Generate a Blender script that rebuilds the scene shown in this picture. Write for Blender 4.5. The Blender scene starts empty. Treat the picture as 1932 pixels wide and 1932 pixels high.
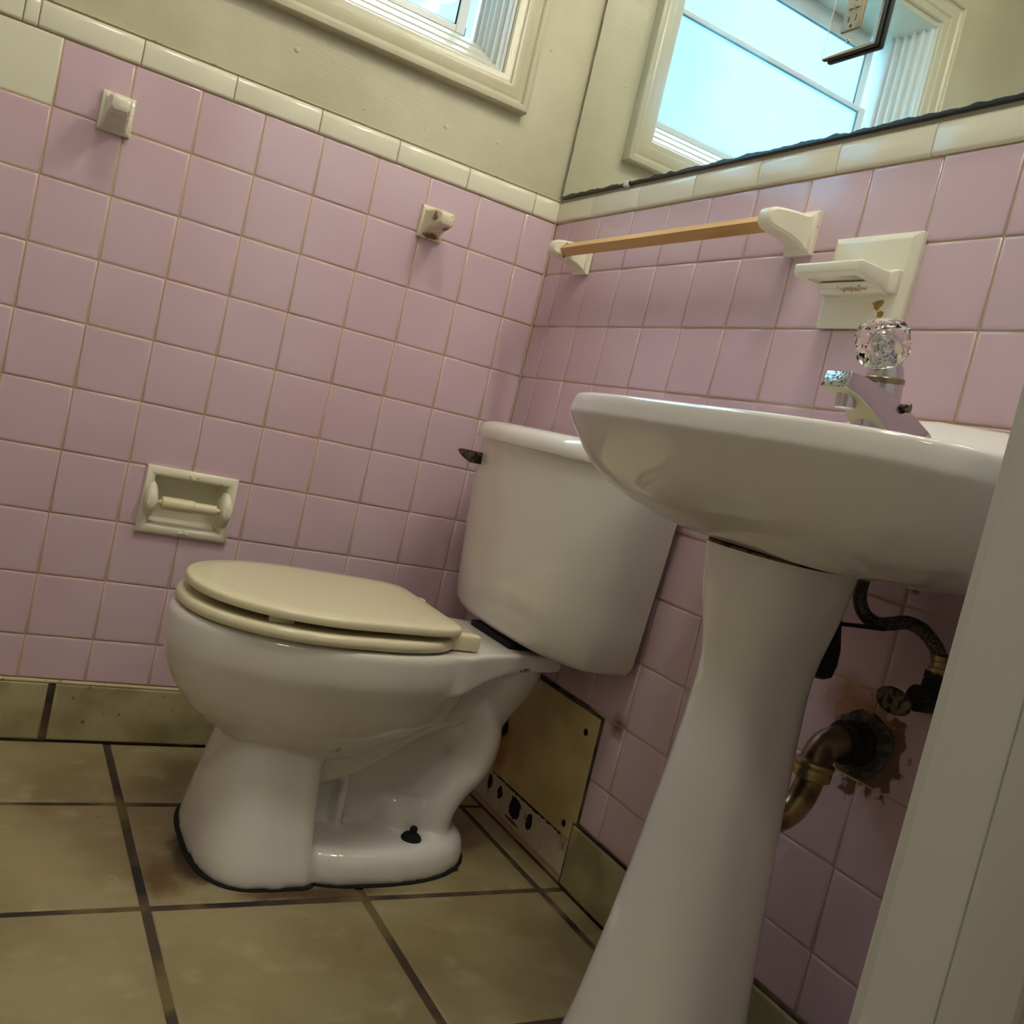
import bpy, bmesh, math, random
from mathutils import Vector, Matrix
random.seed(7)
C = bpy.context.scene.collection
sc = bpy.context.scene
PI = math.pi

# ------------------------------------------------------------------ camera
CAM = Vector((-0.95633, -1.76392, 0.71134))
RT = (0.85297257, -0.46971383, 0.22761087)
DN = (0.16184869, -0.17656086, -0.97089199)
FW = (0.49622856, 0.86498277, -0.07457901)
cd = bpy.data.cameras.new('camera'); cam = bpy.data.objects.new('camera', cd); C.objects.link(cam)
cam.matrix_world = Matrix(((RT[0], -DN[0], -FW[0], CAM.x), (RT[1], -DN[1], -FW[1], CAM.y),
                           (RT[2], -DN[2], -FW[2], CAM.z), (0, 0, 0, 1)))
cd.sensor_width = 36; cd.lens = 36 * 1756.5 / 1932; cd.clip_start = 0.02
sc.camera = cam
# ------------------------------------------------------------------ light
sc.view_settings.view_transform = 'Standard'; sc.view_settings.look = 'None'
sc.view_settings.exposure = 0.13; sc.view_settings.gamma = 1; sc.view_settings.use_curve_mapping = False
SKY = 4.2            # daylight behind the window
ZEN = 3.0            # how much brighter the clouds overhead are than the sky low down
BULB = 68.0          # vanity globes
CEIL_FILL = 31.0         # glow of the added ceiling fill lamp
HALL_FILL = 5.0           # added hallway fill light, watts
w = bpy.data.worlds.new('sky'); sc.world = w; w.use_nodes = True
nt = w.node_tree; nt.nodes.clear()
tc = nt.nodes.new('ShaderNodeTexCoord'); nz = nt.nodes.new('ShaderNodeTexNoise')
nz.inputs['Scale'].default_value = 5; nz.inputs['Detail'].default_value = 5
rp = nt.nodes.new('ShaderNodeValToRGB'); rp.color_ramp.elements[0].position = .42; rp.color_ramp.elements[1].position = .62
rp.color_ramp.elements[0].color = (.15, .44, .70, 1); rp.color_ramp.elements[1].color = (.22, .60, .86, 1)
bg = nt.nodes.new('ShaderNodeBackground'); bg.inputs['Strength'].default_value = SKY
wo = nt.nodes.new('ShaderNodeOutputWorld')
nt.links.new(tc.outputs['Generated'], nz.inputs['Vector']); nt.links.new(nz.outputs['Fac'], rp.inputs['Fac'])
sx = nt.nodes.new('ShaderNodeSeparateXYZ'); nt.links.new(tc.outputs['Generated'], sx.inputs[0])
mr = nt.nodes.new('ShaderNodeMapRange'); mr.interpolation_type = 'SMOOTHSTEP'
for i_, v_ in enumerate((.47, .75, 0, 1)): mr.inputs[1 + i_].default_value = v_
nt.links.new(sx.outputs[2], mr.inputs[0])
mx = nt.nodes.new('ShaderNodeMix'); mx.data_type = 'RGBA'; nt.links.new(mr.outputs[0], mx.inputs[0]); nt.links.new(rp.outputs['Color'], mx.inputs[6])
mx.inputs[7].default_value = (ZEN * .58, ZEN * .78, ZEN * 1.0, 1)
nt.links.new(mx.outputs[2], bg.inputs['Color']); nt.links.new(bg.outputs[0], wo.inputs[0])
ld = bpy.data.lights.new('window_portal', 'AREA'); ld.shape = 'RECTANGLE'; ld.size = .76; ld.size_y = .5
ld.cycles.is_portal = True
lo = bpy.data.objects.new('window_portal', ld); C.objects.link(lo); lo.location = (-.583, .19, 1.74)
lo.rotation_euler = (-PI / 2, 0, 0)

# ------------------------------------------------------------------ materials
def srgb(r, g, b):
    return tuple(((v / 255) / 12.92 if v / 255 <= .04045 else ((v / 255 + .055) / 1.055) ** 2.4) for v in (r, g, b)) + (1,)

def mat(name, col, rough=.5, metal=0, var=None, bump=None, blots=(), spec=.5, rvar=None, bands=(), coat=0, axis=None):
    """var=(col2, scale, lo, hi[, stretch]); bump=(scale, strength, dist[, stretch]); blots=[(centre, radii, col, nscale, amp, soft, rough)]"""
    m = bpy.data.materials.new(name); m.use_nodes = True; t = m.node_tree; N = t.nodes; L = t.links
    b = N['Principled BSDF']; b.inputs['Roughness'].default_value = rough; b.inputs['Metallic'].default_value = metal
    b.inputs['Specular IOR Level'].default_value = spec
    if coat: b.inputs['Coat Weight'].default_value = coat; b.inputs['Coat Roughness'].default_value = .04
    geo = N.new('ShaderNodeNewGeometry')
    def noise(scale, stretch=None, detail=4):
        n = N.new('ShaderNodeTexNoise'); n.inputs['Scale'].default_value = scale; n.inputs['Detail'].default_value = detail
        if stretch:
            v = N.new('ShaderNodeVectorMath'); v.operation = 'MULTIPLY'; v.inputs[1].default_value = stretch
            L.new(geo.outputs['Position'], v.inputs[0]); L.new(v.outputs[0], n.inputs['Vector'])
        else: L.new(geo.outputs['Position'], n.inputs['Vector'])
        return n.outputs['Fac']
    def rgb(c):
        n = N.new('ShaderNodeRGB'); n.outputs[0].default_value = c; return n.outputs[0]
    def maprange(v, a, bb, c=0., d=1.):
        n = N.new('ShaderNodeMapRange'); n.interpolation_type = 'SMOOTHSTEP'
        for i, x in enumerate((a, bb, c, d)): n.inputs[1 + i].default_value = x
        L.new(v, n.inputs[0]); return n.outputs[0]
    def mix(f, a, c):
        n = N.new('ShaderNodeMix'); n.data_type = 'RGBA'; L.new(f, n.inputs[0]); L.new(a, n.inputs[6]); L.new(c, n.inputs[7])
        return n.outputs[2]
    cur = rgb(col)
    rcur = None
    if var:
        for v in (var if isinstance(var, list) else [var]):
            f = noise(v[1], v[4] if len(v) > 4 else None)
            cur = mix(maprange(f, v[2], v[3]), cur, rgb(v[0]))
    for z0, z1, c in bands:   # colour below a height
        sp = N.new('ShaderNodeSeparateXYZ'); L.new(geo.outputs['Position'], sp.inputs[0])
        cur = mix(maprange(sp.outputs[2], z0, z1), rgb(c), cur)
    for bl in blots:
        c0, rad, bc, ns, amp, soft = bl[:6]
        s = N.new('ShaderNodeVectorMath'); s.operation = 'SUBTRACT'; s.inputs[1].default_value = c0; L.new(geo.outputs['Position'], s.inputs[0])
        d = N.new('ShaderNodeVectorMath'); d.operation = 'DIVIDE'; d.inputs[1].default_value = rad; L.new(s.outputs[0], d.inputs[0])
        l = N.new('ShaderNodeVectorMath'); l.operation = 'LENGTH'; L.new(d.outputs[0], l.inputs[0])
        ma = N.new('ShaderNodeMath'); ma.operation = 'MULTIPLY_ADD'; L.new(noise(ns), ma.inputs[0]); ma.inputs[1].default_value = amp
        L.new(l.outputs['Value'], ma.inputs[2])
        f = maprange(ma.outputs[0], 1 + amp * .5 - soft, 1 + amp * .5, 1, 0)
        cur = mix(f, cur, rgb(bc))
        if len(bl) > 6:
            if rcur is None:
                vn = N.new('ShaderNodeValue'); vn.outputs[0].default_value = rough; rcur = vn.outputs[0]
            n = N.new('ShaderNodeMix'); n.data_type = 'FLOAT'; L.new(f, n.inputs[0]); L.new(rcur, n.inputs[2]); n.inputs[3].default_value = bl[6]
            rcur = n.outputs[0]
    L.new(cur, b.inputs['Base Color'])
    if rcur is not None: L.new(rcur, b.inputs['Roughness'])
    if rvar:
        f = noise(rvar[0], rvar[3] if len(rvar) > 3 else None); L.new(maprange(f, .35, .65, rvar[1], rvar[2]), b.inputs['Roughness'])
    if bump:
        prev = None
        for bp in (bump if isinstance(bump, list) else [bump]):
            n = N.new('ShaderNodeBump'); n.inputs['Strength'].default_value = bp[1]; n.inputs['Distance'].default_value = bp[2]
            L.new(noise(bp[0], bp[3] if len(bp) > 3 else None, 3), n.inputs['Height'])
            if prev: L.new(prev, n.inputs['Normal'])
            prev = n.outputs[0]
        L.new(prev, b.inputs['Normal'])
    return m

DARK = srgb(24, 19, 17)
RUST = srgb(92, 60, 34)
M = {}
M['paint'] = mat('wall_paint_over_grout', srgb(203, 198, 172), .34, var=(srgb(188, 182, 154), 3, .4, .65),
                 bump=[(260, .14, .002, (.15, .15, 1)), (16, .25, .004)], bands=[(1.1805, 1.181, srgb(196, 172, 128))])
M['plain'] = mat('painted_plaster', srgb(206, 203, 198), .5, bump=(60, .1, .002))
M['trim'] = mat('glossy_trim_paint', srgb(199, 193, 167), .3, bump=[(220, .22, .0015, (.12, 1, 1)), (40, .12, .002)], var=(srgb(196, 188, 158), 14, .5, .72))
M['pink'] = mat('pink_glazed_tile', srgb(214, 187, 200), .13, var=(srgb(209, 178, 190), 2.2, .35, .65), bump=(11, .10, .0012),
    blots=[((-.01, -1.05, .452), (.08, .058, .062), srgb(112, 84, 66), 60, 1.3, .15, .8),
           ((-.01, -1.02, .50), (.06, .075, .055), srgb(168, 122, 92), 22, 1.2, .9, .4),
           ((-.01, -.60, .30), (.05, .035, .03), srgb(120, 84, 66), 30, 1.2, .9, .4),
           ((-.01, -1.05, .66), (.05, .035, .018), srgb(50, 34, 30), 40, 1.2, .5, .5)])
M['cap'] = mat('cream_glazed_tile', srgb(228, 224, 203), .14, bump=(14, .08, .001))
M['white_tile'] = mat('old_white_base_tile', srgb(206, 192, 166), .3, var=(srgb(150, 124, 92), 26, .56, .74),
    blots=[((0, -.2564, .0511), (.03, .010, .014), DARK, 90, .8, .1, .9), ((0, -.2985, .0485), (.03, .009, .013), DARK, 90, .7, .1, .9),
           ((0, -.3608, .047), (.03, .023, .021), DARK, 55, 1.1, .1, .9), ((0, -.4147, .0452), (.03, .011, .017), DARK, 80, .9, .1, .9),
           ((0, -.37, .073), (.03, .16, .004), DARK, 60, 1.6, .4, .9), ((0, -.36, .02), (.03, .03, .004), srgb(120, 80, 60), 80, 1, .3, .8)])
M['floor'] = mat('stone_look_floor_tile', srgb(156, 143, 107), .42, var=[(srgb(140, 126, 90), 6, .38, .66), (srgb(166, 154, 120), 19, .52, .75), (srgb(60, 48, 34), 95, .70, .77, (.6, 1.6, 1))],
    bump=[(30, .25, .003), (160, .12, .001)],
    blots=[((-.645, -.48, 0), (.06, .10, .05), srgb(100, 76, 44), 30, .9, .9, .6), ((-.44, -.545, 0), (.17, .028, .05), srgb(84, 60, 34), 30, 1.0, .8, .6),
           ((-.585, -.43, 0), (.05, .105, .05), srgb(62, 46, 28), 40, .5, .5, .6),
           ((-.178, -.482, 0), (.012, .018, .05), srgb(52, 42, 36), 60, .5, .2, .8)])
M['base'] = mat('stone_look_base_tile', srgb(170, 160, 122), .4, var=[(srgb(140, 130, 92), 8, .38, .62), (srgb(92, 78, 50), 60, .66, .75)], bump=(30, .2, .003))
M['grout'] = mat('dirty_floor_grout', srgb(70, 56, 44), .85, var=[(srgb(112, 96, 60), 9, .48, .62), (srgb(34, 27, 24), 5, .52, .62)], bump=(180, .5, .004))
M['caulk'] = mat('yellowed_caulk', srgb(200, 184, 146), .6, var=(srgb(160, 132, 92), 60, .58, .70))
M['china'] = mat('white_vitreous_china', srgb(228, 224, 218), .09, var=(srgb(220, 214, 203), 3.5, .42, .66), coat=.3,
    blots=[((-.43, -.475, .205), (.012, .03, .014), srgb(130, 116, 84), 160, 1.2, .3, .3), ((-.13, -.46, .345), (.02, .03, .008), RUST, 120, 1.4, .4, .4)])
M['sinkchina'] = mat('white_sink_china', srgb(230, 226, 220), .08, coat=.3,
    blots=[((0, -1.05, .842), (.014, .3, .016), srgb(206, 190, 146), 50, .9, .6, .5)])
M['seat'] = mat('cream_seat_plastic', srgb(230, 221, 187), .16)
M['ceramic'] = mat('cream_ceramic_fitting', srgb(232, 227, 206), .14, var=(srgb(176, 152, 104), 55, .70, .76))
M['worn'] = mat('stained_ceramic_fitting', srgb(224, 214, 186), .2, var=[(srgb(120, 92, 58), 130, .64, .70)],
    blots=[((-.273, -.02, 1.064), (.020, .03, .007), srgb(122, 86, 46), 200, 1.5, .4, .5), ((-.262, -.058, 1.077), (.012, .02, .004), srgb(110, 90, 66), 220, 1.6, .3, .5)])
M['soapc'] = mat('soap_dish_ceramic', srgb(228, 225, 206), .14,
    blots=[((-.01, -.912, .985), (.02, .010, .007), srgb(160, 122, 48), 170, 1.7, .2, .4), ((-.01, -.920, .972), (.02, .006, .005), srgb(160, 122, 48), 170, 1.5, .2, .4),
           ((-.05, -.88, 1.0), (.03, .03, .003), srgb(170, 150, 106), 190, 1.9, .3, .4)])
M['wood'] = mat('varnished_pine', srgb(206, 166, 104), .35, var=(srgb(178, 132, 74), 30, .4, .7, (1, .1, 1)), bump=(60, .1, .001, (1, .1, 1)))
M['chrome'] = mat('worn_chrome', (.60, .57, .60, 1), .16, 1, rvar=(50, .12, .24))
M['pitted'] = mat('pitted_chrome', (.62, .64, .68, 1), .16, 1, var=(srgb(96, 90, 96), 300, .5, .66), bump=(300, .3, .002))
M['underspout'] = mat('dull_spout_underside', srgb(158, 150, 120), .5, .35)
M['oldmetal'] = mat('tarnished_metal', srgb(110, 98, 84), .45, .8, var=(srgb(52, 40, 32), 150, .45, .6))
M['brass'] = mat('tarnished_brass', srgb(168, 148, 100), .3, .75, var=(srgb(112, 92, 58), 30, .45, .65))
M['oldpipe'] = mat('dull_pipe', srgb(134, 118, 100), .3, .7, var=(srgb(96, 70, 54), 40, .45, .65))
M['black'] = mat('corroded_black_metal', srgb(34, 30, 28), .7, .3, var=(srgb(66, 60, 50), 220, .55, .7), bump=(260, .8, .004))
M['braid'] = mat('braided_hose', srgb(104, 98, 90), .35, .8, var=(srgb(48, 44, 40), 420, .45, .6), bump=(420, .8, .002))
M['plaster'] = mat('rough_grey_plaster', srgb(92, 84, 76), .9, var=(srgb(58, 50, 46), 60, .45, .6), bump=(90, .8, .006))
M['panel'] = mat('yellowed_panel', srgb(214, 192, 138), .55, var=(srgb(192, 170, 114), 7, .42, .66),
    blots=[((0, -.25, .17), (.03, .035, .05), srgb(60, 46, 40), 60, 1.3, .5, .8), ((0, -.27, .12), (.03, .05, .06), srgb(176, 122, 66), 20, .9, .9, .6)])
M['dark'] = mat('dark_void', srgb(14, 11, 10), .9)
M['whitepaint'] = mat('white_gloss_trim', srgb(206, 204, 196), .3, bump=(40, .05, .001))
M['plastic'] = mat('ivory_outlet_plastic', srgb(168, 160, 134), .35)
M['roller'] = mat('cream_roller_plastic', srgb(226, 216, 178), .35)
M['track'] = mat('white_window_track', srgb(222, 222, 216), .32, bump=(50, .1, .001))
M['edge'] = mat('blackened_mirror_edge', srgb(30, 36, 40), .4)
M['ceil'] = mat('ceiling_paint', srgb(214, 210, 190), .7)

def clear_mat(name, tint, refl=.08, glass=False, ior=1.49):
    m = bpy.data.materials.new(name); m.use_nodes = True; t = m.node_tree; t.nodes.clear(); N = t.nodes; L = t.links
    o = N.new('ShaderNodeOutputMaterial')
    if glass:
        g = N.new('ShaderNodeBsdfGlass'); g.inputs['Color'].default_value = tint; g.inputs['IOR'].default_value = ior; g.inputs['Roughness'].default_value = .02
        L.new(g.outputs[0], o.inputs[0]); return m
    a = N.new('ShaderNodeBsdfTransparent'); a.inputs[0].default_value = tint
    g = N.new('ShaderNodeBsdfGlossy'); g.inputs['Roughness'].default_value = .02
    f = N.new('ShaderNodeFresnel'); f.inputs[0].default_value = 1.45
    ge = N.new('ShaderNodeNewGeometry'); mm = N.new('ShaderNodeMath'); mm.operation = 'MULTIPLY_ADD'; mm.inputs[1].default_value = -1; mm.inputs[2].default_value = 1
    L.new(ge.outputs['Backfacing'], mm.inputs[0]); m2 = N.new('ShaderNodeMath'); m2.operation = 'MULTIPLY'; L.new(mm.outputs[0], m2.inputs[0]); L.new(f.outputs[0], m2.inputs[1])
    x = N.new('ShaderNodeMixShader'); L.new(m2.outputs[0], x.inputs[0]); L.new(a.outputs[0], x.inputs[1]); L.new(g.outputs[0], x.inputs[2]); L.new(x.outputs[0], o.inputs[0])
    return m
M['glass'] = clear_mat('window_glass', (.96, .98, .98, 1))
M['acrylic'] = clear_mat('clear_acrylic', (.97, .96, .92, 1), glass=True)
def mirror_mat():
    m = bpy.data.materials.new('old_mirror_silvering'); m.use_nodes = True; t = m.node_tree; N = t.nodes; L = t.links
    b = N['Principled BSDF']; b.inputs['Metallic'].default_value = 1; b.inputs['Roughness'].default_value = .015
    b.inputs['Base Color'].default_value = (.84, .88, .85, 1)
    geo = N.new('ShaderNodeNewGeometry'); sp = N.new('ShaderNodeSeparateXYZ'); L.new(geo.outputs['Position'], sp.inputs[0])
    nz = N.new('ShaderNodeTexNoise'); nz.inputs['Scale'].default_value = 34; nz.inputs['Detail'].default_value = 6; L.new(geo.outputs['Position'], nz.inputs['Vector'])
    def edge(axis, e, sign, amp):
        s = N.new('ShaderNodeMath'); s.operation = 'MULTIPLY_ADD'; L.new(sp.outputs[axis], s.inputs[0]); s.inputs[1].default_value = sign; s.inputs[2].default_value = -sign * e
        n = N.new('ShaderNodeMath'); n.operation = 'MULTIPLY_ADD'; L.new(nz.outputs['Fac'], n.inputs[0]); n.inputs[1].default_value = -amp; L.new(s.outputs[0], n.inputs[2])
        r = N.new('ShaderNodeMapRange'); L.new(n.outputs[0], r.inputs[0]); r.inputs[1].default_value = -.001; r.inputs[2].default_value = .0002; r.inputs[3].default_value = 1; r.inputs[4].default_value = 0
        return r.outputs[0]
    mx = N.new('ShaderNodeMath'); mx.operation = 'MAXIMUM'; L.new(edge(2, 1.2262, 1, .0115), mx.inputs[0]); L.new(edge(1, -.0085, -1, .006), mx.inputs[1])
    hz = N.new('ShaderNodeBsdfPrincipled'); hz.inputs['Metallic'].default_value = 1; hz.inputs['Roughness'].default_value = .22; hz.inputs['Base Color'].default_value = (.84, .88, .85, 1)
    sn = N.new('ShaderNodeTexNoise'); sn.inputs['Scale'].default_value = 7; sn.inputs['Detail'].default_value = 8; L.new(geo.outputs['Position'], sn.inputs['Vector'])
    sr = N.new('ShaderNodeMapRange'); L.new(sn.outputs['Fac'], sr.inputs[0]); sr.inputs[1].default_value = .3; sr.inputs[2].default_value = .7; sr.inputs[3].default_value = .08; sr.inputs[4].default_value = .26
    hm = N.new('ShaderNodeMixShader'); L.new(sr.outputs[0], hm.inputs[0]); L.new(b.outputs[0], hm.inputs[1]); L.new(hz.outputs[0], hm.inputs[2])
    d = N.new('ShaderNodeBsdfPrincipled'); d.inputs['Base Color'].default_value = srgb(34, 40, 44); d.inputs['Roughness'].default_value = .3
    ms = N.new('ShaderNodeMixShader'); L.new(mx.outputs[0], ms.inputs[0]); L.new(hm.outputs[0], ms.inputs[1]); L.new(d.outputs[0], ms.inputs[2])
    L.new(ms.outputs[0], N['Material Output'].inputs[0])
    return m
M['mirror'] = mirror_mat()
def emit(name, col, s):
    m = bpy.data.materials.new(name); m.use_nodes = True; b = m.node_tree.nodes['Principled BSDF']
    b.inputs['Base Color'].default_value = (.8, .8, .8, 1); b.inputs['Emission Color'].default_value = col; b.inputs['Emission Strength'].default_value = s
    return m
M['bulb'] = emit('lit_globe_bulb', (1, .98, .86, 1), BULB)

# ------------------------------------------------------------------ mesh helpers
def box(bm, lo, hi, bev=0, seg=2):
    x0, y0, z0 = lo; x1, y1, z1 = hi
    r = bmesh.ops.create_cube(bm, size=1, matrix=Matrix.Translation(((x0 + x1) / 2, (y0 + y1) / 2, (z0 + z1) / 2)) @ Matrix.Diagonal((abs(x1 - x0), abs(y1 - y0), abs(z1 - z0), 1)))
    if bev:
        es = set()
        for v in r['verts']: es.update(v.link_edges)
        bmesh.ops.bevel(bm, geom=list(es), offset=bev, segments=seg, affect='EDGES', profile=.5)
    return r['verts']
def loft(bm, rings, cap0=True, cap1=True):
    vs = [[bm.verts.new(p) for p in r] for r in rings]; n = len(rings[0])
    for a, b in zip(vs, vs[1:]):
        for i in range(n): bm.faces.new((a[i], a[(i + 1) % n], b[(i + 1) % n], b[i]))
    if cap0: bm.faces.new(list(reversed(vs[0])))
    if cap1: bm.faces.new(vs[-1])
    return vs
def egg(cx, cy, af, ab, b, z, n=2., nb=2., N=64, zf=None, bf=None):
    """closed outline; af reach towards -x, ab towards +x, b half width in y"""
    out = []
    for i in range(N):
        t = 2 * PI * i / N; c, s = math.cos(t), math.sin(t)
        e = n if c > 0 else nb; a = af if c > 0 else ab
        x = cx - math.copysign(abs(c) ** (2 / e), c) * a; y = cy + math.copysign(abs(s) ** (2 / e), s) * b
        out.append(Vector((x, y, zf(x, y) if zf else z)))
    return out
def smooth_path(P, k=8):
    P = [Vector(p) for p in P]; out = []
    for i in range(len(P) - 1):
        p0, p1, p2, p3 = P[max(i - 1, 0)], P[i], P[i + 1], P[min(i + 2, len(P) - 1)]
        for j in range(k):
            t = j / k
            out.append(.5 * ((2 * p1) + (p2 - p0) * t + (2 * p0 - 5 * p1 + 4 * p2 - p3) * t * t + (3 * p1 - p0 - 3 * p2 + p3) * t ** 3))
    out.append(P[-1]); return out
def tube(bm, P, r, n=16, k=8, sy=1., cap=True):
    """r: number or list matching P"""
    rr = [r] * len(P) if not isinstance(r, (list, tuple)) else list(r)
    S = smooth_path(P, k) if k > 1 else [Vector(p) for p in P]; R = []
    for i in range(len(P) - 1):
        for j in range(k): R.append(rr[i] + (rr[i + 1] - rr[i]) * j / k)
    R.append(rr[-1])
    if k <= 1: R = rr
    up = Vector((0, 1, 0)); rings = []
    prev = None
    for i, p in enumerate(S):
        d = (S[min(i + 1, len(S) - 1)] - S[max(i - 1, 0)]).normalized()
        if prev is None:
            a = up - d * up.dot(d)
            if a.length < .1: a = Vector((1, 0, 0)) - d * d.x
        else: a = prev - d * prev.dot(d)
        a.normalize(); prev = a; b = d.cross(a)
        ring = []
        for q in range(n):
            v = a * math.cos(2 * PI * q / n) * R[i] + b * math.sin(2 * PI * q / n) * R[i]
            v.y *= sy; ring.append(p + v)
        rings.append(ring)
    loft(bm, rings, cap, cap)
def lathe(bm, prof, o, axis=(0, 0, 1), n=32, cap=True):
    """prof: (radius, distance along axis)"""
    ax = Vector(axis).normalized(); a = ax.orthogonal().normalized(); b = ax.cross(a); o = Vector(o)
    loft(bm, [[o + ax * h + (a * math.cos(2 * PI * i / n) + b * math.sin(2 * PI * i / n)) * max(r, 1e-5) for i in range(n)] for r, h in prof], cap, cap)
def prism(bm, pts2, axis, a, b):
    """polygon extruded along axis index"""
    def P(p, t):
        v = list(p); v.insert(axis, t); return Vector(v)
    loft(bm, [[P(p, a) for p in pts2], [P(p, b) for p in pts2]])

def obj(name, bm, m, parent=None, smooth=True, angle=35, mods=(), bevel=0):
    bmesh.ops.recalc_face_normals(bm, faces=bm.faces)
    me = bpy.data.meshes.new(name); bm.to_mesh(me); bm.free()
    for mm in (m if isinstance(m, list) else [m]): me.materials.append(mm)
    o = bpy.data.objects.new(name, me); C.objects.link(o)
    if bevel:
        b = o.modifiers.new('b', 'BEVEL'); b.width = bevel; b.segments = 3; b.limit_method = 'ANGLE'; b.angle_limit = math.radians(40)
    for f in mods: f(o)
    if o.modifiers: bake(o)
    me = o.data
    if smooth:
        me.shade_smooth() if hasattr(me, 'shade_smooth') else None
        b2 = bmesh.new(); b2.from_mesh(me)
        for e in b2.edges:
            if len(e.link_faces) == 2 and e.calc_face_angle(0) > math.radians(angle): e.smooth = False
        for f in b2.faces: f.smooth = True
        b2.to_mesh(me); b2.free()
    if parent:
        o.parent = parent
        base = parent
        T = Vector((0, 0, 0))
        while base: T += base.location; base = base.parent
        if parent.type != 'EMPTY': T = Vector((0, 0, 0))      # mesh parents already sit at the world origin
        o.matrix_parent_inverse = Matrix.Translation(-T)
    return o
def bake(o):
    dg = bpy.context.evaluated_depsgraph_get(); dg.update()
    me = bpy.data.meshes.new_from_object(o.evaluated_get(dg)); o.modifiers.clear(); o.data = me
def cut(cutter_bm, solver='EXACT'):
    def f(o):
        me = bpy.data.meshes.new('cutter'); bmesh.ops.recalc_face_normals(cutter_bm, faces=cutter_bm.faces); cutter_bm.to_mesh(me)
        c = bpy.data.objects.new('cutter', me); C.objects.link(c)
        b = o.modifiers.new('c', 'BOOLEAN'); b.operation = 'DIFFERENCE'; b.object = c; b.solver = solver
        bake(o); bpy.data.objects.remove(c); bpy.data.meshes.remove(me)
    return f
def thing(name, label, cat, loc=(0, 0, 0), group=None, local=False, rz=0):
    o = bpy.data.objects.new(name, None); C.objects.link(o); o.location = loc; o.rotation_euler = (0, 0, rz)
    o.empty_display_size = .05; o['label'] = label; o['category'] = cat
    if group: o['group'] = group
    if local: o['local'] = 1
    return o
def tag(o, label, cat, group=None):
    o['label'] = label; o['category'] = cat
    if group: o['group'] = group
    return o
def struct(o): o['kind'] = 'structure'; return o
def B(): return bmesh.new()
def subtract(rects, hole):
    out = []
    for (a, b, c, d) in rects:       # u0,u1,v0,v1
        h0, h1, k0, k1 = max(a, hole[0]), min(b, hole[1]), max(c, hole[2]), min(d, hole[3])
        if h0 >= h1 or k0 >= k1: out.append((a, b, c, d)); continue
        if a < h0: out.append((a, h0, c, d))
        if h1 < b: out.append((h1, b, c, d))
        if c < k0: out.append((h0, h1, c, k0))
        if k1 < d: out.append((h0, h1, k1, d))
    return [r for r in out if r[1] - r[0] > .004 and r[3] - r[2] > .004]

# ------------------------------------------------------------------ the room
PT = .1095; ZR = 1.176; WA = .0738; WB = .0658
G = .0011  # half grout
def tile_field(bm, P, rects, depth=.0045, r=.0033, tilt=.0006, g=G):
    """P(u,v,d): d = distance in front of the face plane"""
    for (a, b, c, d) in rects:
        a += g; b -= g; c += g; d -= g
        if b - a < .004 or d - c < .004: continue
        t = [random.uniform(-tilt, tilt) for _ in range(4)]
        rings = []
        for ins, dep in ((0, -depth), (0, -.0020), (r * .15, -.0012), (r * .45, -.0005), (r * .9, -.00012), (r * 1.5, 0)):
            ins = min(ins, (b - a) * .4, (d - c) * .4)
            rings.append([P(a + ins, c + ins, dep + t[0]), P(b - ins, c + ins, dep + t[1]), P(b - ins, d - ins, dep + t[2]), P(a + ins, d - ins, dep + (t[0] + t[2] - t[1]))])
        loft(bm, rings, False, True)
PA = lambda u, v, d: Vector((u, -d, v))
PB = lambda u, v, d: Vector((-d, u, v))
XL = -2.0; YF = -1.40; ZC = 2.42; T = .12
WIN = (-.97, -.197, 1.4135, 2.0)      # opening
TPH = (-.682, -.553, .417, .507)
def wall_mesh(rects, mk):
    bm = B()
    for r in rects: box(bm, *mk(*r))
    return bm
ra = subtract([(XL, 0.2, -.1, ZC)], WIN); ra = subtract(ra, TPH)
wback = struct(obj('wall_back', wall_mesh(ra, lambda a, b, c, d: ((a, .0022, c), (b, .20, d))), M['paint'], smooth=False))
wright = struct(obj('wall_right', wall_mesh([(YF - .12, .0022, -.1, ZC)], lambda a, b, c, d: ((.0022, a, c), (.2, b, d))), M['paint'], smooth=False))
struct(obj('wall_left', wall_mesh([(YF, 0.0, -.1, ZC)], lambda a, b, c, d: ((XL - .1, a, c), (XL, b, d))), M['plain'], smooth=False))
# front wall with the doorway the photo is taken through, and the hallway behind it
DX0, DX1, DZ = -1.25, -.41, 2.05
bm = B(); box(bm, (DX1, YF - .12, -.1), (0.0022, YF, ZC)); box(bm, (XL, YF - .12, -.1), (DX0, YF, ZC)); box(bm, (DX0, YF - .12, DZ), (DX1, YF, ZC))
struct(obj('wall_front', bm, M['plain'], smooth=False))
bm = B(); box(bm, (XL - .1, -2.6, -.1), (XL, YF - .12, ZC)); box(bm, (.2, -2.6, -.1), (.3, YF - .12, ZC)); box(bm, (XL - .1, -2.7, -.1), (.3, -2.6, ZC))
struct(obj('wall_hall', bm, M['plain'], smooth=False))
bm = B(); box(bm, (XL - .1, -2.7, ZC), (.3, .2, ZC + .1)); struct(obj('ceiling', bm, M['ceil'], smooth=False))

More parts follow.
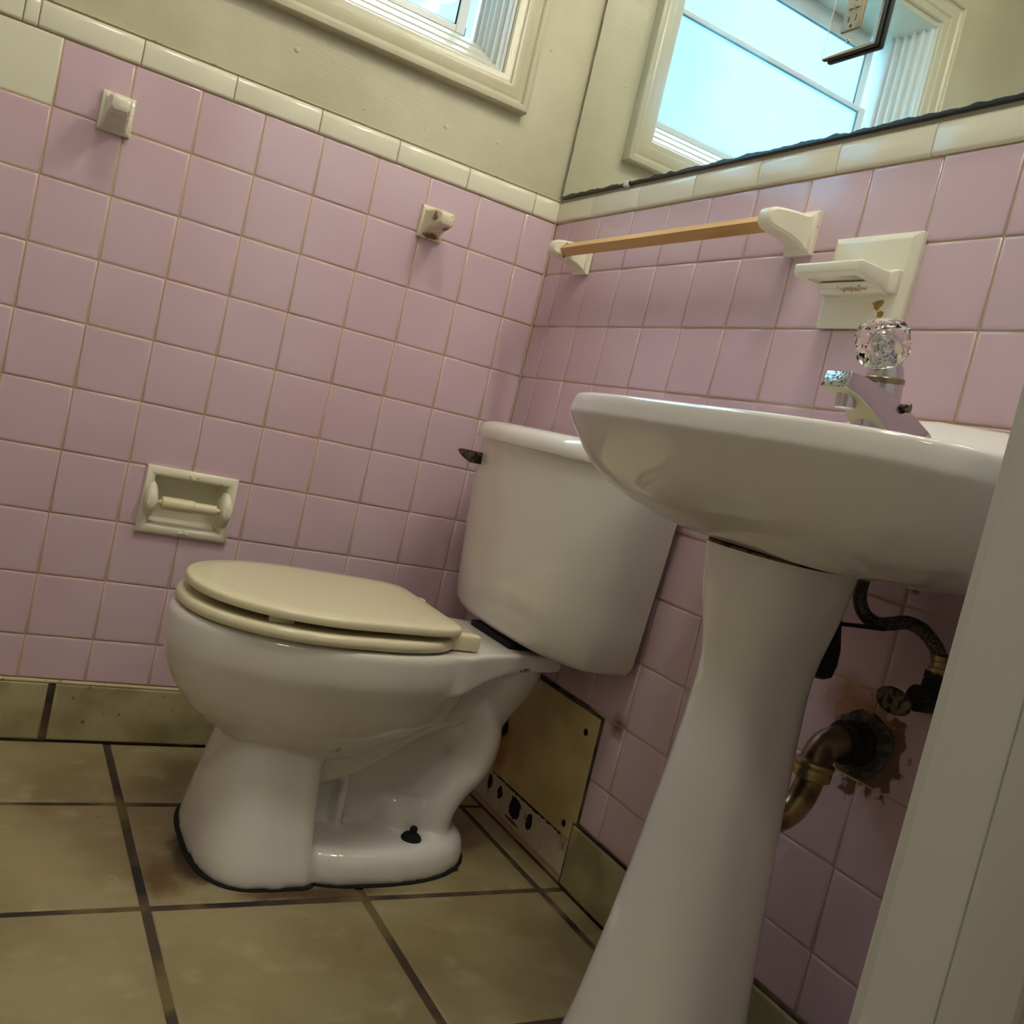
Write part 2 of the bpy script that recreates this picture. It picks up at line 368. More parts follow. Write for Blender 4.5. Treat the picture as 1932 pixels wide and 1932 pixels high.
# floor: grout bed with individual stone-look tiles
fl = B(); box(fl, (XL - .1, -2.7, -.1), (.3, .2, -.0022))
floor = struct(obj('floor', fl, M['grout'], smooth=False))
xs = [-.0505 - .3115 * k for k in range(-1, 8)]; ys = [-.2535 - .3085 * k for k in range(-1, 9)]
bm = B(); PF = lambda u, v, d: Vector((u, v, d))
rects = []
for i in range(len(xs) - 1):
    for j in range(len(ys) - 1):
        a, b, c, d = xs[i + 1], xs[i], ys[j + 1], ys[j]
        a = max(a, XL); b = min(b, 0.0); d = min(d, -.002)
        if b - a > .01 and d - c > .01: rects.append((a, b, c, d))
tile_field(bm, PF, rects, g=.0064, r=.003, tilt=.0008)
obj('floor_tiles', bm, M['floor'], floor, angle=60)

# pink wall tiles
def cols(w0, end):
    e = [0, -w0]
    while e[-1] > end: e.append(e[-1] - PT)
    return e
zb = .112
rows = [ZR - PT * k for k in range(10)] + [zb]
ca = cols(WA, XL); rects = []; white = []
for j in range(len(rows) - 1):
    for i in range(len(ca) - 1):
        (white if (j == 0 and i >= 9) else rects).append((ca[i + 1], ca[i], rows[j + 1], rows[j]))
rects = subtract(rects, TPH)
bm = B(); tile_field(bm, PA, rects); obj('pink_tiles', bm, M['pink'], wback, angle=60)
bm = B(); tile_field(bm, PA, white); obj('white_tiles', bm, M['cap'], wback, angle=60)
cb = cols(WB, YF); rects = []
rowsb = rows[:10] + [.110]
for j in range(len(rowsb) - 1):
    for i in range(len(cb) - 1): rects.append((max(cb[i + 1], YF), cb[i], rowsb[j + 1], rowsb[j]))
rects = [r for r in rects if r[1] > r[0]]
PLATE = (-.5537, -.19, .076, .2935)
rects = subtract(rects, PLATE); rects = [r for r in rects if not (r[3] < .2 and r[0] > -.2)]
bm = B(); tile_field(bm, PB, rects); obj('pink_tiles', bm, M['pink'], wright, angle=60)
# bullnose caps
def caps(P, joints, z0=ZR, z1=1.2225):
    bm = B()
    prof = [(z0 + G, -.004), (z0 + G, .0005), (z0 + .0025, .0028), (z0 + .006, .0034), (z1 - .013, .0036), (z1 - .008, .0028), (z1 - .0035, .0004), (z1 - .0008, -.003), (z1, -.0045)]
    for a, b in zip(joints, joints[1:]):
        lo_, hi_ = min(a, b) + .0008, max(a, b) - .0008
        r = .002
        rings = []
        for u, off in ((lo_, -.0015), (lo_ + .0006, -.0004), (lo_ + r, 0), (hi_ - r, 0), (hi_ - .0006, -.0004), (hi_, -.0015)):
            rings.append([P(u, z, d + off) for z, d in prof])
        loft(bm, rings, True, True)
    return bm
ja = [-.0615, -.2177, -.3700, -.5255, -.6810, -.8347, -.990, -1.012] + [-1.012 - .1545 * k for k in range(1, 8)]
obj('cap_tiles', caps(PA, [0.0] + ja), M['cap'], wback, angle=50)
jb = [0, -.1375, -.2925, -.452, -.6075, -.7662, -.9215, -1.079, -1.236, -1.393]
obj('cap_tiles', caps(PB, jb), M['cap'], wright, angle=50)
# caulk line in the corner and above the caps
bm = B(); tube(bm, [(-.0015, -.0015, .1), (-.0015, -.0015, .7), (-.0015, -.0015, 1.222)], [.0012, .0014, .0022], 8, 2); tube(bm, [(XL, -.0005, 1.2235), (-.003, -.0005, 1.2225)], .0016, 6, 1)
obj('corner_caulk', bm, M['caulk'], wback)

# old filler lumps in the paint
bm = B()
for x, z, r in ((-.5915, 1.302, .006), (-.285, 1.277, .0055), (-.17, 1.287, .004), (-.325, 1.258, .003), (-.905, 1.292, .0025), (-.10, 1.50, .004), (-.45, 1.25, .003)):
    bmesh.ops.create_icosphere(bm, subdivisions=2, radius=1, matrix=Matrix.Translation((x, .0022, z)) @ Matrix.Diagonal((r, r * .28, r * .9, 1)))
obj('paint_lumps', bm, M['paint'], wback)

# base tiles
def base(name, P, joints, z1=.107, th=.009, g=.006, skip=None):
    bm = B()
    for a, b in zip(joints, joints[1:]):
        lo_, hi_ = min(a, b) + g, max(a, b) - g
        rings = []
        for ins, d in ((0, 0), (0, th - .002), (.0015, th - .0004), (.004, th)):
            rings.append([P(lo_ + ins, .004 + ins, d), P(hi_ - ins, .004 + ins, d), P(hi_ - ins, z1 - ins, d), P(lo_ + ins, z1 - ins, d)])
        loft(bm, rings, True, True)
    o = struct(obj(name, bm, M['base'], angle=50))
    bm = B(); lo_, hi_ = min(joints), max(joints)
    a, b = P(lo_, 0.0, 0), P(hi_, z1 + .003, th - .004); box(bm, [min(a[i], b[i]) for i in range(3)], [max(a[i], b[i]) for i in range(3)])
    obj('grout_bed', bm, M['grout'], o, smooth=False)
    return o
bb = base('baseboard_back', PA, [-.002, -.1665, -.4746, -.7831, -1.0916, -1.4, -1.7, -1.995])
bm = B(); tube(bm, [(XL, -.004, .1095), (-1.2, -.0042, .111), (-.6, -.0045, .110), (-.01, -.004, .1095)], .0035, 8, 4); obj('caulk_bead', bm, M['caulk'], bb)
base('baseboard_right', PB, [-.5470, -.8560, -1.1645, YF + .002])
# old white tile strip under the access panel
bm = B(); tile_field(bm, PB, [(-.158, -.002, .008, .075), (-.3073, -.158, .008, .075), (-.4600, -.3073, .008, .075), (-.5465, -.4600, .008, .075)], g=.001)
tr = struct(obj('trim_1', bm, M['white_tile'], angle=60))

# ------------------------------------------------------------------ window
win = bpy.data.objects.new('window_1', None); C.objects.link(win); win.location = (-.583, 0, 1.354); struct(win)
def frame_sweep(bm, P, o, prof):
    """o = outer rect u0,u1,v0,v1; prof = (inset, protrusion)"""
    rings = []
    for ins, d in prof:
        u0, u1, v0, v1 = o[0] + ins, o[1] - ins, o[2] + ins, o[3] - ins
        rings.append([P(u0, v0, d), P(u1, v0, d), P(u1, v1, d), P(u0, v1, d)])
    loft(bm, rings, False, False)
bm = B()
frame_sweep(bm, PA, (-1.034, -.133, 1.3538, 2.06), [(0, -.002), (0, .019), (.002, .0225), (.006, .024), (.011, .0235), (.014, .021), (.0155, .016), (.021, .0125), (.026, .0145), (.036, .0165),
    (.044, .0145), (.047, .0105), (.053, .0095), (.0565, .0075), (.0600, .0065), (.0628, .003), (.0628, -.006)])
obj('casing', bm, M['trim'], win, angle=30)
bm = B()  # painted sloping sill and inner stops, seen from below
prism(bm, [(.0, 1.40), (.0, 1.4165), (.004, 1.4225), (.044, 1.4455), (.0455, 1.4500), (.086, 1.4745), (.0875, 1.4790), (.130, 1.5030), (.136, 1.5050), (.20, 1.505), (.20, 1.40)], 0, WIN[0] + .0005, WIN[1] - .0005)
obj('sill', bm, M['trim'], win, smooth=False, bevel=.002)
def side_track(sx, x0):
    bm = B()
    box(bm, (x0 - .0015, .001, 1.405), (x0 + .0015, .199, 2.0))
    for y, wd, h in ((.012, .008, .007), (.036, .005, .012), (.062, .005, .015), (.088, .005, .015), (.112, .006, .018), (.127, .005, .022)):
        a, b = sorted((x0, x0 + sx * h)); box(bm, (a, y, 1.405), (b, y + wd, 2.0), .0012, 1)
    return bm
obj('side_track', side_track(-1, WIN[1] - .0015), M['track'], win, smooth=False)
obj('side_track', side_track(1, WIN[0] + .0015), M['track'], win, smooth=False)
bm = B(); box(bm, (WIN[0] + .001, .003, 1.985), (WIN[1] - .001, .199, 2.0)); obj('head_jamb', bm, M['trim'], win, smooth=False)
gx0, gx1 = -.9135, -.2570
def sash(name, z0, z1, y0, y1, bot, top):
    bm = B(); h = .021
    box(bm, (gx0 - h, y0, z0 - bot), (gx0, y1, z1 + top), .0015, 1); box(bm, (gx1, y0, z0 - bot), (gx1 + h, y1, z1 + top), .0015, 1)
    box(bm, (gx0, y0 + .0005, z0 - bot), (gx1, y1 - .0005, z0), .0015, 1); box(bm, (gx0, y0 + .0005, z1), (gx1, y1 - .0005, z1 + top), .0015, 1)
    s = obj(name, bm, M['track'], win, smooth=False)
    bm = B(); box(bm, (gx0 - .001, y0 + .008, z0 - .001), (gx1 + .001, y0 + .011, z1 + .001)); obj('glass_pane', bm, M['glass'], s, smooth=False)
    bm = B()
    for a, b_ in (((gx0, z0), (gx0 + .0025, z1)), ((gx1 - .0025, z0), (gx1, z1)), ((gx0, z0), (gx1, z0 + .0025)), ((gx0, z1 - .0025), (gx1, z1))):
        box(bm, (a[0], y0 + .005, a[1]), (b_[0], y0 + .0085, b_[1]))
    obj('gasket', bm, M['dark'], s, smooth=False)
sash('sash', 1.526, 1.779, .145, .165, .0155, .012)
sash('sash', 1.803, 1.940, .168, .186, .016, .045)
bm = B(); box(bm, (gx1 + .019, .150, 1.505), (gx1 + .024, .160, 1.53)); box(bm, (-.33, .147, 1.504), (-.30, .158, 1.512)); obj('latch', bm, M['dark'], win, smooth=False)

# ------------------------------------------------------------------ doorway edge on the right
door = bpy.data.objects.new('door_1', None); C.objects.link(door); door.location = (DX1, YF, 0); struct(door)
bm = B(); box(bm, (DX1 - .002, YF - .125, 0.0), (DX1 + .016, YF + .0018, DZ), .0025, 2); obj('jamb', bm, M['whitepaint'], door, smooth=True)
bm = B(); box(bm, (DX1 - .0035, YF - .054, 0.0), (DX1 - .0015, YF - .0065, DZ), .001, 1); box(bm, (DX1 - .012, YF - .10, 0.0), (DX1 - .0015, YF - .058, DZ), .003, 2); obj('door_stop', bm, M['whitepaint'], door)
bm = B(); box(bm, (DX1 + .004, YF - .138, 0.0), (DX1 + .07, YF - .1205, DZ + .06), .004, 2); obj('casing', bm, M['whitepaint'], door)
bm = B(); box(bm, (DX0 - .016, YF - .125, 0.0), (DX0 + .002, YF + .0018, DZ), .0025, 2); obj('jamb', bm, M['whitepaint'], door)

# ------------------------------------------------------------------ mirror, outlet and clip
bm = B(); box(bm, (-.006, YF + .03, 1.2262), (.0021, -.0085, 1.98), .0008, 1)
tag(obj('mirror', bm, M['mirror'], smooth=False), 'large frameless wall mirror with blackened bottom edge above the tiles', 'mirror')
bm = B(); box(bm, (-.0095, -.252, 1.2235), (-.0062, -.240, 1.2325), .001, 2); box(bm, (-.0095, -.252, 1.2228), (.001, -.240, 1.2262), .0006, 1)
tag(obj('mirror_clip', bm, M['track']), 'tiny white plastic clip holding the bottom edge of the mirror', 'clip')
OY0, OY1, OZ0, OZ1 = -.7935, -.6960, 1.3435, 1.480
out = thing('power_outlet', 'power outlet with a mirrored cover plate set in the wall mirror', 'outlet', (-.006, -.745, 1.41))
bm = B(); box(bm, (-.0165, OY0, OZ0), (-.0068, OY1, OZ1), .0042, 2)
cutb = B(); box(cutb, (-.03, -.7595, 1.3745), (.01, -.7250, 1.4420))
pm = mat('mirror_plate', (.80, .86, .86, 1), .03, 1)
cp = obj('cover_plate', bm, [pm, M['edge']], out, angle=20, mods=[cut(cutb)])
for f in cp.data.polygons:
    if f.normal.x > -.6: f.material_index = 1
bm = B(); box(bm, (-.0190, -.7590, 1.3750), (-.0065, -.7255, 1.4415), .0008, 2)
cutb = B()
for zc in (1.3895, 1.4270):
    box(cutb, (-.024, -.7500, zc - .0035), (-.0145, -.7475, zc + .0055)); box(cutb, (-.024, -.7375, zc - .0035), (-.0145, -.7350, zc + .0045))
    lathe(cutb, [(.0028, 0), (.0028, .01)], (-.0245, -.7425, zc - .0095), (1, 0, 0), 12)
rc = obj('receptacle', bm, M['plastic'], out, angle=30, mods=[cut(cutb)])
bm = B(); box(bm, (-.0148, -.7575, 1.377), (-.0140, -.727, 1.4395)); obj('slot_lining', bm, M['dark'], rc, smooth=False)
for y in (-.7480, -.7370):
    bm = B(); box(bm, (-.0208, y - .0042, 1.4045), (-.0189, y + .0042, 1.4120), .0006, 1); obj('button', bm, M['plastic'], rc)
bm = B(); lathe(bm, [(.0030, 0), (.0030, .0008), (.002, .0016), (0, .0018)], (-.0165, -.7425, 1.3600), (-1, 0, 0), 16); obj('screw', bm, M['chrome'], out)

# ------------------------------------------------------------------ towel bar posts
def post_mesh(side, m, empty=False):
    bm = B()
    rings = []
    for d, hw, v0, v1, e in ((0, .026, -.0315, .0315, .001), (.006, .026, -.0315, .0315, .001), (.0085, .0245, -.030, .030, .0015), (.0105, .0205, -.0275, .0260, .003), (.014, .0187, -.0250, .0240, .004),
                             (.022, .0178, -.0205, .0225, .004), (.040, .0172, -.0155, .0215, .004), (.060, .0165, -.0135, .0190, .004), (.074, .0155, -.0115, .0165, .004), (.080, .0135, -.0085, .0130, .004), (.0825, .010, -.004, .009, .003)):
        rings.append([Vector((u, -d, v)) for u, v in ((-hw + e, v0), (hw - e, v0), (hw, v0 + e), (hw, v1 - e), (hw - e, v1), (-hw + e, v1), (-hw, v1 - e), (-hw, v0 + e))])
    loft(bm, rings)
    c = B(); r = .0135
    loft(c, [[Vector((side * t, -.056 + a, .001 + b)) for a, b in ((-r, 0), (0, -r * 1.15), (r, 0), (0, r * 1.15))] for t in (.007, .03)])
    o = obj('post', bm, m, None, angle=30, mods=[cut(c)], bevel=0)
    if empty:
        bm = B(); r = .0122
        loft(bm, [[Vector((side * t, -.056 + a, .001 + b)) for a, b in ((-r, 0), (0, -r * 1.15), (r, 0), (0, r * 1.15))] for t in (.0062, .0078)])
        obj('socket', bm, M['dark'], o, smooth=False)  # dark sheet on the recess floor, standing in for its shade
    return o
def place(o, parent, loc, rz):
    o.parent = parent; pl = Vector(parent.location) if parent else Vector((0, 0, 0))
    o.location = Vector(loc) - pl; o.rotation_euler = (0, 0, rz)
p = post_mesh(1, M['ceramic'], True); p.name = 'towel_bar_post'; p.location = (-.8565, 0, 1.0875)
tag(p, 'cream ceramic towel bar post near the top left white tile, bar missing', 'towel bar post', 'empty towel bar posts on the pink back wall')
p = post_mesh(-1, M['worn'], True); p.name = 'towel_bar_post'; p.location = (-.2735, 0, 1.0895)
tag(p, 'rust-stained ceramic towel bar post with empty diamond socket under the window', 'towel bar post', 'empty towel bar posts on the pink back wall')
tb = thing('towel_bar', 'wooden towel bar between two cream ceramic posts below the mirror', 'towel bar', (0, -.44, 1.09))
place(post_mesh(1, M['ceramic']), tb, (0, -.1500, 1.0915), -PI / 2)
place(post_mesh(-1, M['ceramic']), tb, (0, -.7360, 1.0925), -PI / 2)
bm = B(); r = .0132
loft(bm, [[Vector((-.056 + a, y, 1.0925 + (1.0935 - 1.0925) * t + b)) for a, b in ((-r, 0), (0, -r), (r, 0), (0, r))] for y, t in ((-.159, 0), (-.7270, 1))])
obj('rod', bm, M['wood'], tb, smooth=False, bevel=.0012)

# ------------------------------------------------------------------ soap dish
sd = thing('soap_dish', 'white ceramic soap dish tile with projecting tray right of the towel bar', 'soap dish', (0, -.879, 1.0))
bm = B()
loft(bm, [[PB(u, v, d) for u, v in ((-.9485 + i, .9560 + i), (-.8100 - i, .9560 + i), (-.8100 - i, 1.0790 - i), (-.9485 + i, 1.0790 - i))] for i, d in ((0, 0), (0, .007), (.0015, .010), (.009, .0145), (.0115, .0150))])
obj('back_plate', bm, M['soapc'], sd, angle=25, bevel=.0012)
bm = B()
y0, y1 = -.9300, -.8200
rings = []
for x, a, zb_, zt in ((-.010, -.002, .9985, 1.0290), (-.022, -.002, .9985, 1.0270), (-.026, 0, .9995, 1.0240), (-.034, .001, 1.0035, 1.0235), (-.078, 0, 1.0065, 1.0235), (-.0835, .002, 1.0085, 1.0215)):
    rings.append([Vector((x, y0 + a - .006 * (x > -.025), zb_)), Vector((x, y1 - a + .006 * (x > -.025), zb_)), Vector((x, y1 - a + .006 * (x > -.025), zt)), Vector((x, y0 + a - .006 * (x > -.025), zt))])
loft(bm, rings)
c = B(); box(c, (-.074, y0 + .009, 1.0150), (-.022, y1 - .009, 1.05), .004, 2)
c2 = B(); box(c2, (-.070, y0 + .013, .99), (-.034, y1 - .013, 1.0100), .004, 2)
obj('tray', bm, M['soapc'], sd, angle=30, bevel=.0022, mods=[cut(c), cut(c2)])
bm = B(); prism(bm, [(-.012, .9965), (-.030, .9965), (-.0345, 1.001), (-.040, 1.0015), (-.044, 1.0072), (-.012, 1.010)], 1, y0 + .004, y1 - .004)
# prism axis 1 -> points are (x,z)
obj('tray_bracket', bm, M['soapc'], sd, angle=30, bevel=.0012)

# ------------------------------------------------------------------ toilet paper holder
tp = thing('toilet_paper_holder', 'cream ceramic recessed toilet paper holder in the pink wall left of the toilet', 'toilet paper holder', (-.618, 0, .46))
bm = B()
frame_sweep(bm, PA, (-.6995, -.5365, .3998, .5232), [(0, -.001), (0, .006), (.003, .0095), (.009, .0120), (.013, .0112), (.0165, .007), (.0185, -.002), (.0195, -.020), (.026, -.034), (.040, -.038)])
bmesh.ops.holes_fill(bm, edges=[e for e in bm.edges if e.is_boundary and all(v.co.y > .03 for v in e.verts)], sides=0)
for a in (-1, 1):   # ears carrying the roller
    cx = -.618 + a * .0665
    rings = []
    for d, hw, hz in ((-.012, .0125, .036), (.010, .0125, .033), (.018, .0120, .027), (.027, .0105, .018), (.031, .0075, .012)):
        rings.append([Vector((cx + math.cos(t) * hw, -d, .4615 + math.sin(t) * hz)) for t in [2 * PI * q / 20 for q in range(20)]])
    loft(bm, rings)
for z, s in ((.5175, 1), (.4055, -1)):
    loft(bm, [[Vector((-.618 + u, -d, z + s * v)) for u, v in ((-.011 * k, -.002), (.011 * k, -.002), (0, -.002 - .010 * k))] for d, k in ((.009, 1), (.0145, .75))])
obj('frame', bm, M['ceramic'], tp, angle=40)
bm = B()
lathe(bm, [(.0035, 0), (.0035, .006), (.0055, .006), (.0055, .009), (.0110, .010), (.0118, .012), (.0118, .064), (.0112, .066), (.0108, .0665), (.0098, .067), (.0098, .106), (.0045, .107), (.0045, .112), (.003, .112), (.003, .116)],
      (-.676, -.0180, .4600), (1, 0, 0), 32)
obj('roller', bm, M['roller'], tp, angle=30)

# ------------------------------------------------------------------ access panel
ap = thing('access_panel', 'yellowed flat access panel screwed over the wall behind the toilet', 'access panel', (0, -.37, .076))
bm = B(); box(bm, (-.0035, -.5530, .0765), (.002, -.1905, .2925), .0008, 1)
c = B()
for z in (.2585, .0955): lathe(c, [(.0052, -.02), (.0052, .02)], (-.001, -.5205, z), (1, 0, 0), 16)
obj('cover', bm, M['panel'], ap, smooth=False, mods=[cut(c)])
for z in (.2585, .0955):
    bm = B(); lathe(bm, [(.0060, 0), (.0060, .0028), (.003, .0034)], (-.0012, -.5205, z), (-1, 0, 0), 16); obj('screw', bm, M['dark'], ap)  # dark discs standing for the shade inside the empty screw holes
bm = B()
edge = [(-.5548, .07), (-.5550, .15), (-.5545, .22), (-.5550, .295), (-.50, .2975), (-.42, .2955), (-.33, .2972), (-.25, .2965)]
tube(bm, [(-.0015, y, z) for y, z in edge], [.002, .0015, .0020, .0026, .003, .0038, .0045, .003], 7, 1); obj('dirty_edge', bm, M['plaster'], ap)
ps = thing('water_pipe_stub', 'corroded black pipe stub poking from the wall behind the toilet', 'pipe', (-.02, -.27, .168))
bm = B(); lathe(bm, [(.015, 0), (.018, .004), (.018, .010), (.011, .014), (.0095, .016), (.0095, .055)], (-.0036, -.262, .167), (-1, -.2, .1), 20); obj('stub', bm, M['black'], ps)
bm = B(); lathe(bm, [(.013, 0), (.013, .022)], (-.045, -.270, .172), (-1, -.2, .1), 6); obj('nut', bm, M['black'], ps)

# ------------------------------------------------------------------ toilet
YC = -.378
wc = thing('toilet', 'white two-piece toilet with closed cream lid in the tiled corner', 'toilet', (-.36, YC, 0))
bm = B()
def E(xf, xr, hw, z, n=2.2, nb=2.2, k=.55):
    cx = xf + (xr - xf) * k; return egg(cx, YC, cx - xf, xr - cx, hw, z, n, nb)
# bowl
loft(bm, [E(xf, xr, hw, z) for z, xf, xr, hw in ((.150, -.52, -.37, .05), (.165, -.545, -.345, .080), (.185, -.575, -.315, .105), (.205, -.612, -.285, .125), (.228, -.640, -.25, .144), (.255, -.662, -.21, .160),
    (.285, -.677, -.20, .172), (.306, -.6835, -.195, .1795), (.318, -.6865, -.192, .1830), (.335, -.6875, -.19, .1835), (.362, -.6860, -.19, .1815), (.3690, -.682, -.19, .178), (.3705, -.675, -.195, .172))])
# rear deck
loft(bm, [[Vector((x, YC + s * hw, z)) for s, z in ((-1, z0), (1, z0), (1, z1), (-1, z1))] for x, hw, z0, z1 in ((-.36, .165, .30, .370), (-.26, .150, .305, .370), (-.20, .124, .325, .3705), (-.14, .108, .342, .3705), (-.055, .105, .345, .3705))])
# front column
loft(bm, [egg(cx, YC, a, b, hw, z, n, 7) for z, cx, a, b, hw, n in ((0, -.50, .0975, .075, .1555, 2.8), (.012, -.50, .0975, .072, .1555, 2.8), (.03, -.50, .096, .070, .152, 2.8), (.07, -.50, .0900, .066, .140, 2.7), (.13, -.50, .0810, .066, .122, 2.6), (.17, -.50, .0740, .066, .111, 2.5), (.22, -.50, .068, .066, .100, 2.3), (.26, -.49, .07, .06, .085, 2.2))])
# base flange
loft(bm, [egg(-.36, YC, .16, ab, b, z, 2.2, 2.6) for z, ab, b in ((0, .2250, .1545), (.018, .2250, .1545), (.034, .2200, .1500), (.0445, .208, .141), (.048, .19, .130))])
# raised foot behind, trapway, web
loft(bm, [egg(-.235, YC, .075, ab, b, z, 3, 3) for z, ab, b in ((.02, .072, .085), (.07, .060, .078), (.085, .050, .072), (.10, .045, .06))])
tube(bm, [(-.50, YC, .148), (-.43, YC, .150), (-.36, YC, .180), (-.29, YC, .230), (-.22, YC, .262), (-.17, YC, .285)], [.042, .043, .045, .046, .046, .046], 24, 6, sy=1.95)
tube(bm, [(-.235, YC, .285), (-.178, YC, .262), (-.150, YC, .215), (-.152, YC, .160), (-.182, YC, .118), (-.204, YC, .080), (-.208, YC, .03)], [.046, .0475, .046, .0430, .042, .045, .046], 24, 6, sy=2.0)
loft(bm, [egg(-.15, YC, a, b, hw, z, 2.4, 2.4) for z, a, b, hw in ((.18, .05, .035, .05), (.24, .10, .058, .072), (.285, .12, .0875, .088), (.315, .14, .097, .100), (.350, .15, .098, .106))])
loft(bm, [egg(-.32, YC, .14, .13, .034, z, 4, 4) for z in (.02, .25)])
loft(bm, [egg(-.375, YC, .010, .010, .058, z, 3, 3) for z in (.02, .20)])
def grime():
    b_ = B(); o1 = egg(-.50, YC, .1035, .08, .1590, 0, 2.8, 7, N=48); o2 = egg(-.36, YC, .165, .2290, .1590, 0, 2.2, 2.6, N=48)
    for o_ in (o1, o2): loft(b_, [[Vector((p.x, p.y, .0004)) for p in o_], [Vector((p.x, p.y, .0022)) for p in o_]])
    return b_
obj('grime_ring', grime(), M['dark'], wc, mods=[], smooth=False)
def vox(s, it=6, fac=.5):
    def f(o):
        r = o.modifiers.new('r', 'REMESH'); r.mode = 'VOXEL'; r.voxel_size = s
        q = o.modifiers.new('s', 'SMOOTH'); q.iterations = it; q.factor = fac
    return f
body = obj('bowl', bm, M['china'], wc, mods=[vox(.0042, 9)], angle=180)
# bolt hole with bolt on the near side of the foot
for s in (-1, 1):
    bm = B(); lathe(bm, [(.0160, 0), (.0175, .003), (.0150, .008), (.0095, .0115), (.0065, .014), (.0062, .022), (.0045, .024)], (-.262, YC + s * .098, .0455), (0, s * .12, 1), 18)
    obj('floor_bolt', bm, M['dark'], wc)
# seat ring
def ringpts(xf, xr, hw, z, n=2.15, nb=5.0, k=.50): 
    cx = xf + (xr - xf) * k; return egg(cx, YC, cx - xf, xr - cx, hw, z, n, nb, N=80)
def taper(r, x0=-.42, x1=-.27, f=.78):
    for p in r:
        t = min(max((p.x - x0) / (x1 - x0), 0), 1); p.y = YC + (p.y - YC) * (1 - (1 - f) * t * t)
    return r
def srr(xf, xr, hw, z): return taper(ringpts(xf, xr, hw, z), -.46, -.26, .83)
SX0, SX1, SHW = -.6790, -.262, .1795
bm = B()
o_ = [(0.004, .3735), (0.0005, .3765), (0, .381), (.0008, .3865), (.004, .3895), (.010, .3905)]
rings = [srr(SX0 + i, SX1 - i, SHW - i, z) for i, z in o_] + [srr(SX0 + .058, SX1 - .05, SHW - .062, .389), srr(SX0 + .062, SX1 - .054, SHW - .066, .380), srr(SX0 + .058, SX1 - .05, SHW - .062, .3735)]
vs = loft(bm, rings, False, False)
for i in range(80): bm.faces.new((vs[-1][i], vs[-1][(i + 1) % 80], vs[0][(i + 1) % 80], vs[0][i]))
seat = obj('seat', bm, M['seat'], wc, angle=50)
bm = B(); LX0, LX1, LHW = -.6700, -.2700, .1735
def lrr(i, z, dz=0):
    r = taper(ringpts(LX0 + i, LX1 - i, LHW - i, z, 2.15, 12), -.47, -.27, .84)
    for p in r: p.z += (-.27 - p.x) * .008 + dz
    return r
loft(bm, [lrr(.006, .3985), lrr(.001, .3992), lrr(0, .4015), lrr(.0002, .4085), lrr(.0020, .4112), lrr(.006, .4124), lrr(.03, .4134), lrr(.08, .4142), lrr(.13, .4146)])
for x, y in ((-.56, YC - .132), (-.56, YC + .132), (-.35, YC - .12), (-.35, YC + .12)): box(bm, (x - .018, y - .006, .390), (x + .018, y + .006, .401), .002, 2)
obj('lid', bm, M['seat'], wc, angle=50)
for s in (-1, 1):
    bm = B(); box(bm, (-.290, YC + s * .112 - .012, .3720), (-.232, YC + s * .112 + .012, .3985), .005, 3)
    obj('hinge', bm, M['seat'], wc)
# tank
def tank_ring(z, xf, xb, hw, ins=0, dy=0):
    kk = .13 + .15 * min(max((z - .38) / .32, 0), 1)
    pts = []
    c0 = .030  # corner radius share
    N = 22
    # front edge, bulged, from near side (-y) to far side (+y)
    for i in range(N + 1):
        t = -1 + 2 * i / N; th = t * PI / 2
        y = math.sin(th); x = math.cos(th)
        yy = math.copysign(abs(y) ** .62, y) * (hw - ins); bx = abs(x) ** .40
        xs_ = xb + (xf + ins - xb) * bx * (1 - kk * (abs(yy) / hw) ** 2)
        pts.append(Vector((xs_, YC + dy + yy, z)))
    pts[0].x = xb; pts[-1].x = xb
    return pts
bm = B()
XB = -.016
loft(bm, [tank_ring(z, xf, XB, hw, i) for z, xf, hw, i in ((.3785, -.155, .235, .040), (.3800, -.157, .235, .026), (.3855, -.159, .236, .013), (.3940, -.161, .2365, .005), (.406, -.163, .237, 0), (.46, -.171, .242, 0), (.55, -.181, .250, 0), (.64, -.1885, .2575, 0), (.7045, -.193, .262, 0))])
tank = obj('tank', bm, M['china'], wc, angle=50)
bm = B()
loft(bm, [tank_ring(z, -.204, XB + .002, .2705, i) for z, i in ((.7045, .006), (.7060, .001), (.7085, 0), (.718, .0005), (.726, .003), (.733, .009), (.7375, .017), (.7400, .028), (.7415, .05))])
obj('tank_lid', bm, M['china'], wc, angle=50)
bm = B()  # couplings between tank and deck
box(bm, (-.15, YC - .075, .369), (-.04, YC + .075, .381), .003, 2); obj('gasket', bm, M['dark'], wc)
bm = B(); box(bm, (-.1930, -.2490, .6550), (-.1600, -.2260, .6770), .003, 2)
lev = obj('flush_lever', bm, M['oldmetal'], wc)
bm = B()
loft(bm, [[Vector((x - h, y, z - v)), Vector((x + h, y, z - v)), Vector((x + h, y, z + v)), Vector((x - h, y, z + v))] for x, y, z, h, v in ((-.1865, -.232, .6665, .0055, .0100), (-.1880, -.222, .6672, .0055, .0095), (-.1900, -.208, .6690, .0045, .0075), (-.1915, -.196, .6705, .0038, .0050), (-.1930, -.184, .6720, .002, .0012))])
obj('arm', bm, M['oldmetal'], lev, smooth=False, bevel=.001)

